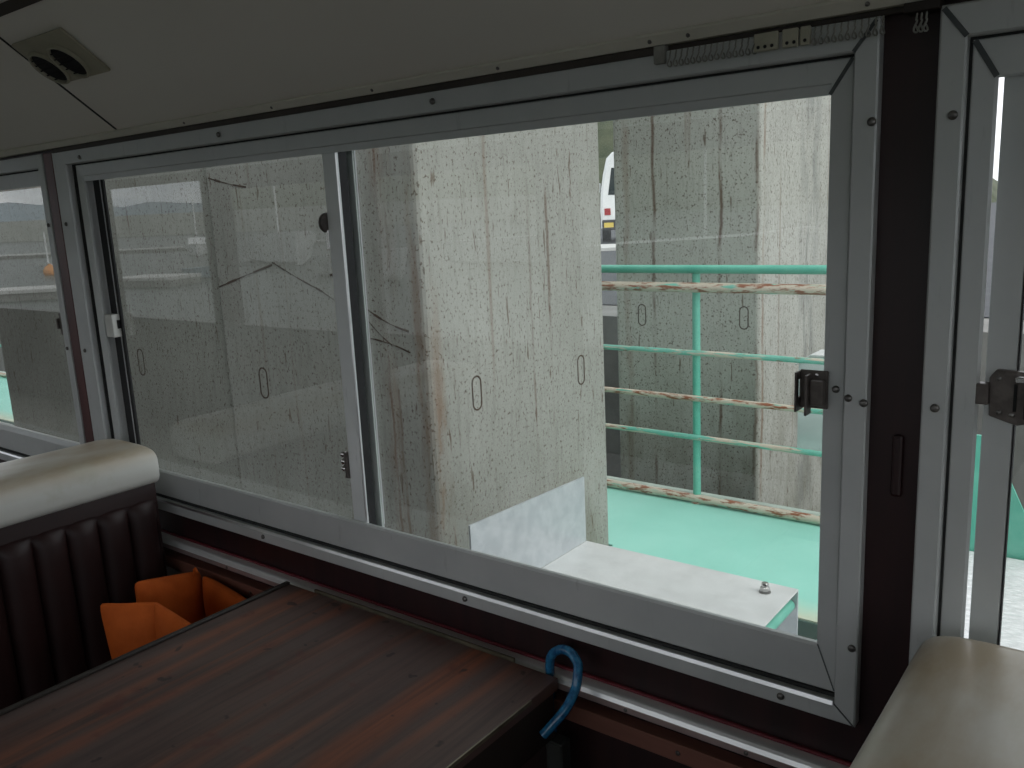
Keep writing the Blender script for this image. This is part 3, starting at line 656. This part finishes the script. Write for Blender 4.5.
SCR = [(-3.027, 1.249, -2.675, 1.337, .0045), (-2.673, 1.348, -2.468, 1.266, .0028), (-2.468, 1.266, -2.279, 1.175, .0035), (-2.177, 1.185, -1.99, 1.12, .004), (-2.188, 1.088, -1.99, 1.049, .003), (-3.017, 1.673, -2.783, 1.626, .004), (-2.19, 1.157, -2.074, 1.07, .0022), (-2.356, 1.303, -2.275, 1.327, .006)]
near = [o for o in COL.objects if o.name == 'concrete_pier'][0]
for x_a, z_a, x_b, z_b, w_ in SCR:
    a_, b_ = V(x_a, .9188, z_a), V(x_b, .9188, z_b); mb = MB(); mid = (a_+b_)/2 + V(0, 0, .018*random.uniform(-1, 1))
    pth = [a_*(1-t_)**2 + mid*2*t_*(1-t_) + b_*t_*t_ for t_ in [k/6 for k in range(7)]]
    for k, (p, q) in enumerate(zip(pth, pth[1:])):
        n_ = V(-(q-p).z, 0, (q-p).x).normalized()*w_*(.6+.4*math.sin(k*1.7)); mb.prism([p-n_, q-n_, q+n_, p+n_], (0, .0016, 0))
    mb.build('rust_scratch', FORMMARK, near)

# deck pontoon
dk = empty('landing_deck', (-4, 2.3, -.25), 'sea-green painted landing deck beyond the concrete piers', 'deck')
mb = MB()
mb.prism([V(-14, 1.785, -.16), V(-5.245, 1.785, -.16), V(-5.245, 2.030, -.16), V(-1.900, 2.030, -.16), V(-1.900, 1.785, -.16), V(-.640, 1.785, -.16), V(-.640, 2.80, -.16), V(-14, 2.80, -.16)], (0, 0, .16)); mb.build('deck_plate', DECK, dk)
FASC = mottled('dark_green_deck_edge', (.03, .085, .065), (.05, .12, .09), 6, .6)
for xa, xb in ((-1.90, -.64), (-14, -5.245)):
    mb = MB(); mb.box(xa, xb, 1.776, 1.7845, -.17, -.006); mb.build('deck_edge', FASC, dk)
mb = MB(); mb.box(-14, -.64, 2.761, 2.80, .0005, .034, .004, 1); mb.build('kerb', mottled('pale_green_kerb_paint', (.42, .50, .44), (.52, .60, .54), 6, .6), dk)
mb = MB(); mb.box(-14, -.66, 2.06, 2.70, -.9, -.165); mb.build('float', mottled('dark_green_float', (.02, .035, .03), (.035, .055, .048), 4, .7), dk)
# railing
rl = empty('deck_railing', (-4, 2.72, 0), 'rusting sea-green pipe railing along the landing deck', 'railing')
RX0, RX1, RY = -13.8, -.70, 2.715
for nm, z, r_, mt in (('top_rail', 1.176, .0205, GREEN), ('pipe_rail', 1.090, .024, RUSTY), ('pipe_rail', .772, .0135, RUSTY_LITTLE), ('pipe_rail', .545, .0145, RUSTY), ('pipe_rail', .347, .0135, RUSTY_LITTLE), ('bottom_rail', .026, .0210, RUSTY)):
    off = -.012 if nm == 'pipe_rail' else 0
    mb = MB(); mb.tube([V(RX0, RY+off, z), V((RX0+RX1)/2, RY+off, z), V(RX1, RY+off, z)], r_, 14); o = mb.build(nm, mt, rl, True)
    if mt is RUSTY: o['label'] = 'heavily rusted rail'
for px_ in (-13.2, -11.3, -9.4, -7.5, -5.6, -3.72, -1.825):
    mb = MB(); mb.tube([V(px_, RY+.012, .001), V(px_, RY+.012, 1.17)], .0195, 14); po = mb.build('post', GREEN, rl, True)
    mb = MB(); mb.lathe([(.030, 0), (.030, .008), (.024, .012)], (px_, RY+.012, .0005), (0, 0, 1), 16); mb.build('post_foot', RUSTY, po, True)
# grey box hung behind the railing
gb = empty('grey_box', (-1.17, 2.84, .30), 'pale grey sheet metal box hung behind the railing', 'box')
mb = MB(); mb.prism([V(-1.352, 2.810, .300), V(-1.352, 2.810, .732), V(-1.288, 2.810, .776), V(-.98, 2.810, .776), V(-.98, 2.810, .300)], (0, .14, 0), .004, 2); bx_ = mb.build('box_body', BOXGREY, gb)
mb = MB(); mb.prism([V(-1.362, 2.790, .734), V(-1.292, 2.790, .783), V(-.97, 2.790, .783), V(-.97, 2.790, .777), V(-1.289, 2.790, .777), V(-1.362, 2.790, .727)], (0, .16, 0)); mb.build('box_lid', GALVTOP, gb)
mb = MB(); mb.tube([V(-1.10, 2.812, .60), V(-1.10, 2.725, .552)], .006, 8); mb.build('hanger', GALV, gb)
# galvanised boarding step with upright flange, teal brace beneath
gs = empty('boarding_step', (-1.13, .9, -.05), 'bent galvanised metal boarding step outside the window', 'step')
mb = MB(); mb.box(-1.490, -.776, .575, 1.182, .394, .400, .001, 1); mb.build('step_plate', GALVTOP, gs)
mb = MB(); mb.prism([V(-1.490, .597, .4005), V(-1.490, 1.180, .4005), V(-1.490, 1.180, .624), V(-1.490, .597, .647)], (-.006, 0, 0)); mb.build('upright_flange', GALV, gs)
mb = MB(); mb.box(-1.490, -.776, 1.176, 1.182, .08, .3935); mb.build('back_flange', GALV, gs)
bo = MB(); bo.lathe([(.0165, 0), (.0165, .003), (.0125, .0032)], (-.849, 1.116, .4000), (0, 0, 1), 20); bo = bo.build('washer', SCREW, gs, True)
mb = MB(); mb.lathe([(.0140, .003), (.0140, .015), (.0125, .0165)], (-.849, 1.116, .4000), (0, 0, 1), 6); mb.build('nut', CHROME, bo)
mb = MB(); mb.lathe([(.0098, .0160), (.0098, .027), (.0085, .0285)], (-.849, 1.116, .4000), (0, 0, 1), 12); mb.build('bolt_end', CHROME, bo, True)
for xx in (-.800, -1.40):
    mb = MB(); mb.tube([V(xx, 1.172, .350), V(xx, .55, .350)], .0185, 12); br_ = mb.build('brace', GREEN, gs, True)
    mb = MB(); mb.tube([V(xx, 1.02, .345), V(xx+.11, 1.00, .10)], .0085, 10); mb.build('brace_strut', GREEN, br_, True)
    mb = MB(); mb.box(xx-.02, xx+.02, 1.1825, 1.80, .02, .09); mb.build('bracket_arm', GREEN, gs)
# white tread-plate gangway with green side gussets, right of the deck
gw = empty('gangway', (.2, 2.4, -.06), 'white tread plate gangway with sea-green gussets outside the right window', 'gangway')
mb = MB(); mb.box(-.630, 1.30, 1.20, 2.74, -.05, 0.0, .003, 1); mb.build('tread_plate', TREAD, gw)
mb = MB(); mb.prism([V(-.62, 2.752, -.02), V(-.33, 2.752, -.02), V(-.33, 2.752, .04), V(-.458, 2.752, .32), V(-.53, 2.752, .50), V(-.62, 2.752, .50)], (0, .012, 0)); mb.build('gusset', GREEN, gw)
mb = MB(); mb.prism([V(.60, 2.752, -.02), V(.31, 2.752, -.02), V(.31, 2.752, .04), V(.438, 2.752, .32), V(.51, 2.752, .50), V(.60, 2.752, .50)], (0, .012, 0)); mb.build('gusset', GREEN, gw)
mb = MB(); mb.box(-.63, 1.3, 1.20, 1.215, -.09, -.05); mb.build('kick_edge', REDTRIM, gw)
# quay behind
mb = MB(); mb.prism([V(-80, 4.95, -.9), V(-80, 4.95, .60), V(-80, 60, .60), V(-80, 60, -.9)], (160, 0, 0)); struct(mb.build('quay_wall', QUAYC))
mb = MB(); mb.prism([V(-80, 5.6, .604), V(-80, 59, .604), V(-80, 59, .61), V(-80, 5.6, .61)], (160, 0, 0)); struct(mb.build('road', ASPH))
d_ = V(math.sin(math.radians(-31.14)), math.cos(math.radians(-31.14)), 0)
kc = V(0, -1.1, 0) + d_*17.0; s_ = V(d_.y, -d_.x, 0)
mb = MB(); mb.prism([kc - s_*6 + V(0, 0, .612), kc + s_*6 + V(0, 0, .612), kc + s_*6 + d_*1.6 + V(0, 0, .612), kc - s_*6 + d_*1.6 + V(0, 0, .612)], (0, 0, .06)); struct(mb.build('pavement', PALEC))
# parked white van, tail towards the boat
vn0 = V(0, -1.1, 0) + d_*18.9
vn = empty('van', (vn0.x, vn0.y, .672), 'parked white van showing in the gap between two piers', 'van')
def vp(u, v, z): return vn0 + s_*u + d_*v + V(0, 0, z)
base = .672; x0_ = -.13; w_ = 1.69
prof = [(0.0, .32), (-.015, .70), (.0, 1.05), (.06, 1.45), (.14, 1.78), (.26, 1.90), (.50, 1.945)]
rings = []
for v, ins in ((0.0, .05), (.05, 0.0), (1.5, 0.0), (3.0, 0.0), (3.9, .02), (4.3, .06)):
    front = max(0.0, (v-3.0)/1.3); left = [(x0_+ins+dx, z*(1-.42*max(0, front) * (z > 1.1)) + base) for dx, z in prof]; right = [(x0_+w_-ins-dx, z*(1-.42*front*(z > 1.1)) + base) for dx, z in prof[::-1]]
    rings.append([vp(a, v, z) for a, z in left + right])
mb = MB(); mb.loft(rings); mb.build('body', VANW, vn, True, 35)
mb = MB(); mb.prism([vp(x0_+.16, -.006, base+1.02), vp(x0_+w_-.16, -.006, base+1.02), vp(x0_+w_-.24, -.006, base+1.58), vp(x0_+.24, -.006, base+1.58)], d_*.012); mb.build('rear_window', DARKGL, vn)
mb = MB(); mb.prism([vp(x0_-.012, .35, base+1.08), vp(x0_-.012, 2.9, base+1.08), vp(x0_+.07, 2.9, base+1.52), vp(x0_+.07, .35, base+1.52)], s_*.02); mb.build('side_window', DARKGL, vn)
for uu in (x0_+.075, x0_+w_-.205):
    mb = MB(); mb.prism([vp(uu, -.016, base+.60), vp(uu+.13, -.016, base+.60), vp(uu+.13, -.016, base+.74), vp(uu, -.016, base+.74)], d_*.03); mb.build('tail_light', VANRED, vn)
mb = MB(); mb.prism([vp(x0_+.02, -.06, base+.28), vp(x0_+w_-.02, -.06, base+.28), vp(x0_+w_-.02, -.06, base+.50), vp(x0_+.02, -.06, base+.50)], d_*.12, .02, 2); mb.build('rear_bumper', VANDK, vn)
mb = MB(); mb.prism([vp(x0_+.06, -.072, base+.34), vp(x0_+.26, -.072, base+.34), vp(x0_+.26, -.072, base+.44), vp(x0_+.06, -.072, base+.44)], d_*.01); mb.build('reflector_plate', PLATEY, vn)
mb = MB(); mb.prism([vp(x0_-.10, 2.95, base+1.12), vp(x0_-.01, 2.95, base+1.12), vp(x0_-.01, 2.95, base+1.34), vp(x0_-.10, 2.95, base+1.34)], d_*.08, .02, 2); mb.build('wing_mirror', VANW, vn)
for uu, vv in ((x0_+.01, .75), (x0_+.01, 3.3), (x0_+w_-.21, .75), (x0_+w_-.21, 3.3)):
    mb = MB(); mb.lathe([(.20, 0), (.32, .01), (.32, .19), (.20, .20)], vp(uu, vv, base+.32), s_, 20); mb.build('wheel', VANDK, vn, True)
# wooded hillside far behind the quay
rings = []
for i in range(26):
    t_ = i/25; row = []
    for j in range(16):
        s2 = j/15; p = V(-90 + 82*t_, 42 + 26*s2, .5 + (11*math.sin(math.pi*min(1, s2*.9))*math.sin(math.pi*t_)**.6) + 1.6*mnoise.noise(V(t_*22, s2*12, 3))*(0 < i < 25))
        row.append(p)
    rings.append(row)
mb = MB(); R_ = [[mb.bm.verts.new(p) for p in r] for r in rings]
for a, b in zip(R_, R_[1:]):
    for k in range(15): mb.bm.faces.new((a[k], a[k+1], b[k+1], b[k]))
struct(mb.build('hillside', HILL, None, True, 80))

# ================================================================== harbour on the other side (seen reflected in the panes)
def far(az, d, z=-.80): a = math.radians(az); return V(d*math.sin(a), 1.1 - d*math.cos(a), z)
# mountains
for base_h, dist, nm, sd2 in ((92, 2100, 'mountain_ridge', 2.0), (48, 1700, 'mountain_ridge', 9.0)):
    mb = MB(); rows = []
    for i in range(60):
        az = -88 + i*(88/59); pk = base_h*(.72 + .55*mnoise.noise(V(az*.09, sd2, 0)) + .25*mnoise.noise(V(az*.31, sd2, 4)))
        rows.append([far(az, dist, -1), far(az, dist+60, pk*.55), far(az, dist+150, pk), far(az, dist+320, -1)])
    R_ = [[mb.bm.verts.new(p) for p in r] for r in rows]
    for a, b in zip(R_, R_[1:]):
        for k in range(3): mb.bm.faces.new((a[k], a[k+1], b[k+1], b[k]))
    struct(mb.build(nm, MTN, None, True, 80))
mb = MB(); rows = []  # dark hill added on this shore to block sky and dim reflections
for i in range(70):
    az = -55.5 + i*(85/69); rows.append([far(az, 230, -1), far(az, 245, 9 + 5*mnoise.noise(V(az*.25, 1, 7))), far(az, 275, 20 + 6*mnoise.noise(V(az*.18, 5, 7)) + 2*mnoise.noise(V(az*.9, 5, 2))), far(az, 330, -1)])
R_ = [[mb.bm.verts.new(p) for p in r] for r in rows]
for a, b in zip(R_, R_[1:]):
    for k in range(3): mb.bm.faces.new((a[k], a[k+1], b[k+1], b[k]))
struct(mb.build('hillside', HILL, None, True, 80))
# breakwater
p0, p1 = far(-80, 330), far(-30, 190); dd = (p1-p0).normalized(); nn = V(-dd.y, dd.x, 0)
mb = MB(); mb.prism([p0 - nn*3, p0 - nn*2 + V(0, 0, 5.1), p0 + nn*1 + V(0, 0, 5.1), p0 + nn*3], p1-p0); struct(mb.build('breakwater', BREAK))
def boat(name, az, d, length, ang, label, hull=HULLW, cabin=True, mast=False):
    c = far(az, d); q = Matrix.Rotation(math.radians(ang), 3, 'Z'); b = empty(name, c, label, 'boat', None)
    def T(x, y, z): return c + q @ V(x, y, z)
    rings = []
    for t_ in (-1, -.6, 0, .4, .75, 1):
        w = .17*length*(1 if t_ < .2 else max(.03, 1-((t_-.2)/.8)**2)); h = .15*length*(.75 + .25*(t_+1)/2 + (.10 if t_ > .7 else 0)); x = t_*length/2
        rings.append([T(x, -w, h), T(x*.94, -w*.75, .02*length), T(x*.9, 0, -.03*length), T(x*.94, w*.75, .02*length), T(x, w, h)])
    mb = MB(); mb.loft(rings); mb.build('hull', hull, b)
    if cabin:
        h = .135*length; z1 = .235*length; a = [(-.24, h), (.24, h), (.12, z1), (-.20, z1)]
        mb = MB(); mb.prism([T(x*length, -.11*length, z) for x, z in a], q @ V(0, .22*length, 0)); cb = mb.build('cabin', HULLW, b)
        mb = MB(); mb.prism([T(x*length, -.113*length, z) for x, z in ((-.19, .165*length), (.15, .165*length), (.10, .215*length), (-.18, .215*length))], q @ V(0, .226*length, 0)); mb.build('cabin_window', DARKGL, cb)
    if mast:
        mb = MB(); mb.tube([T(0, 0, .13*length), T(0, 0, .75*length)], .05, 8); mb.build('mast', HULLW, b)
    return b
boat('boat', -65.6, 58, 3.0, 20, 'small white boat reflected in the far left pane above the orange buoy', cabin=False, mast=True)
boat('boat', -57.3, 70, 5.5, 35, 'white cabin boat reflected near the top of the left sliding pane', mast=True)
boat('boat', -57.0, 40, 3.4, 15, 'low boat under a blue grey cover reflected in the left pane', hull=HULLB, cabin=False)
boat('boat', -52.4, 50, 10.5, 28, 'long low white boat reflected beside the upper catch of the stile', cabin=False, mast=True)
boat('boat', -47.0, 34, 7.0, 24, 'low white boat with a thin mast reflected right of the meeting stile', cabin=False, mast=True)
boat('boat', -36.0, 36, 9.0, 8, 'white launch reflected across the middle pane', cabin=False)
boat('boat', -25.0, 30, 8.0, -12, 'white sailing boat reflected near the railing end of the pane', cabin=False, mast=True)
by = MB(); c = far(-65.55, 52, -.62)
by.lathe([(.05, -.36), (.25, -.28), (.36, -.08), (.36, .08), (.25, .28), (.10, .35), (.06, .42)], c, (0, 0, 1), 24); by = tag(by.build('mooring_buoy', BUOY, None, True), 'orange mooring buoy reflected in the far left pane', 'buoy')
for a0, d0, a1, d1, lab in ((-74, 37, -62.6, 34, 'long pale mooring pontoon reflected low in the far left pane'), (-61.6, 38, -58.3, 36, 'pale mooring pontoon reflected low in the left sliding pane'), (-72, 95, -48, 80, 'far pale mooring pontoon reflected behind the boats')):
    a, b = far(a0, d0, -.85), far(a1, d1, -.85); d2 = (b-a).normalized(); n2 = V(-d2.y, d2.x, 0)*.9
    pt = empty('pontoon', (a+b)/2, lab, 'pontoon')
    mb = MB(); mb.prism([a-n2, a+n2, a+n2+V(0, 0, .30), a-n2+V(0, 0, .30)], b-a); mb.build('float', QUAYC, pt)
    mb = MB(); mb.prism([a-n2*1.06+V(0, 0, .302), a+n2*1.06+V(0, 0, .302), a+n2*1.06+V(0, 0, .42), a-n2*1.06+V(0, 0, .42)], b-a); mb.build('walkway', PALEC, pt)
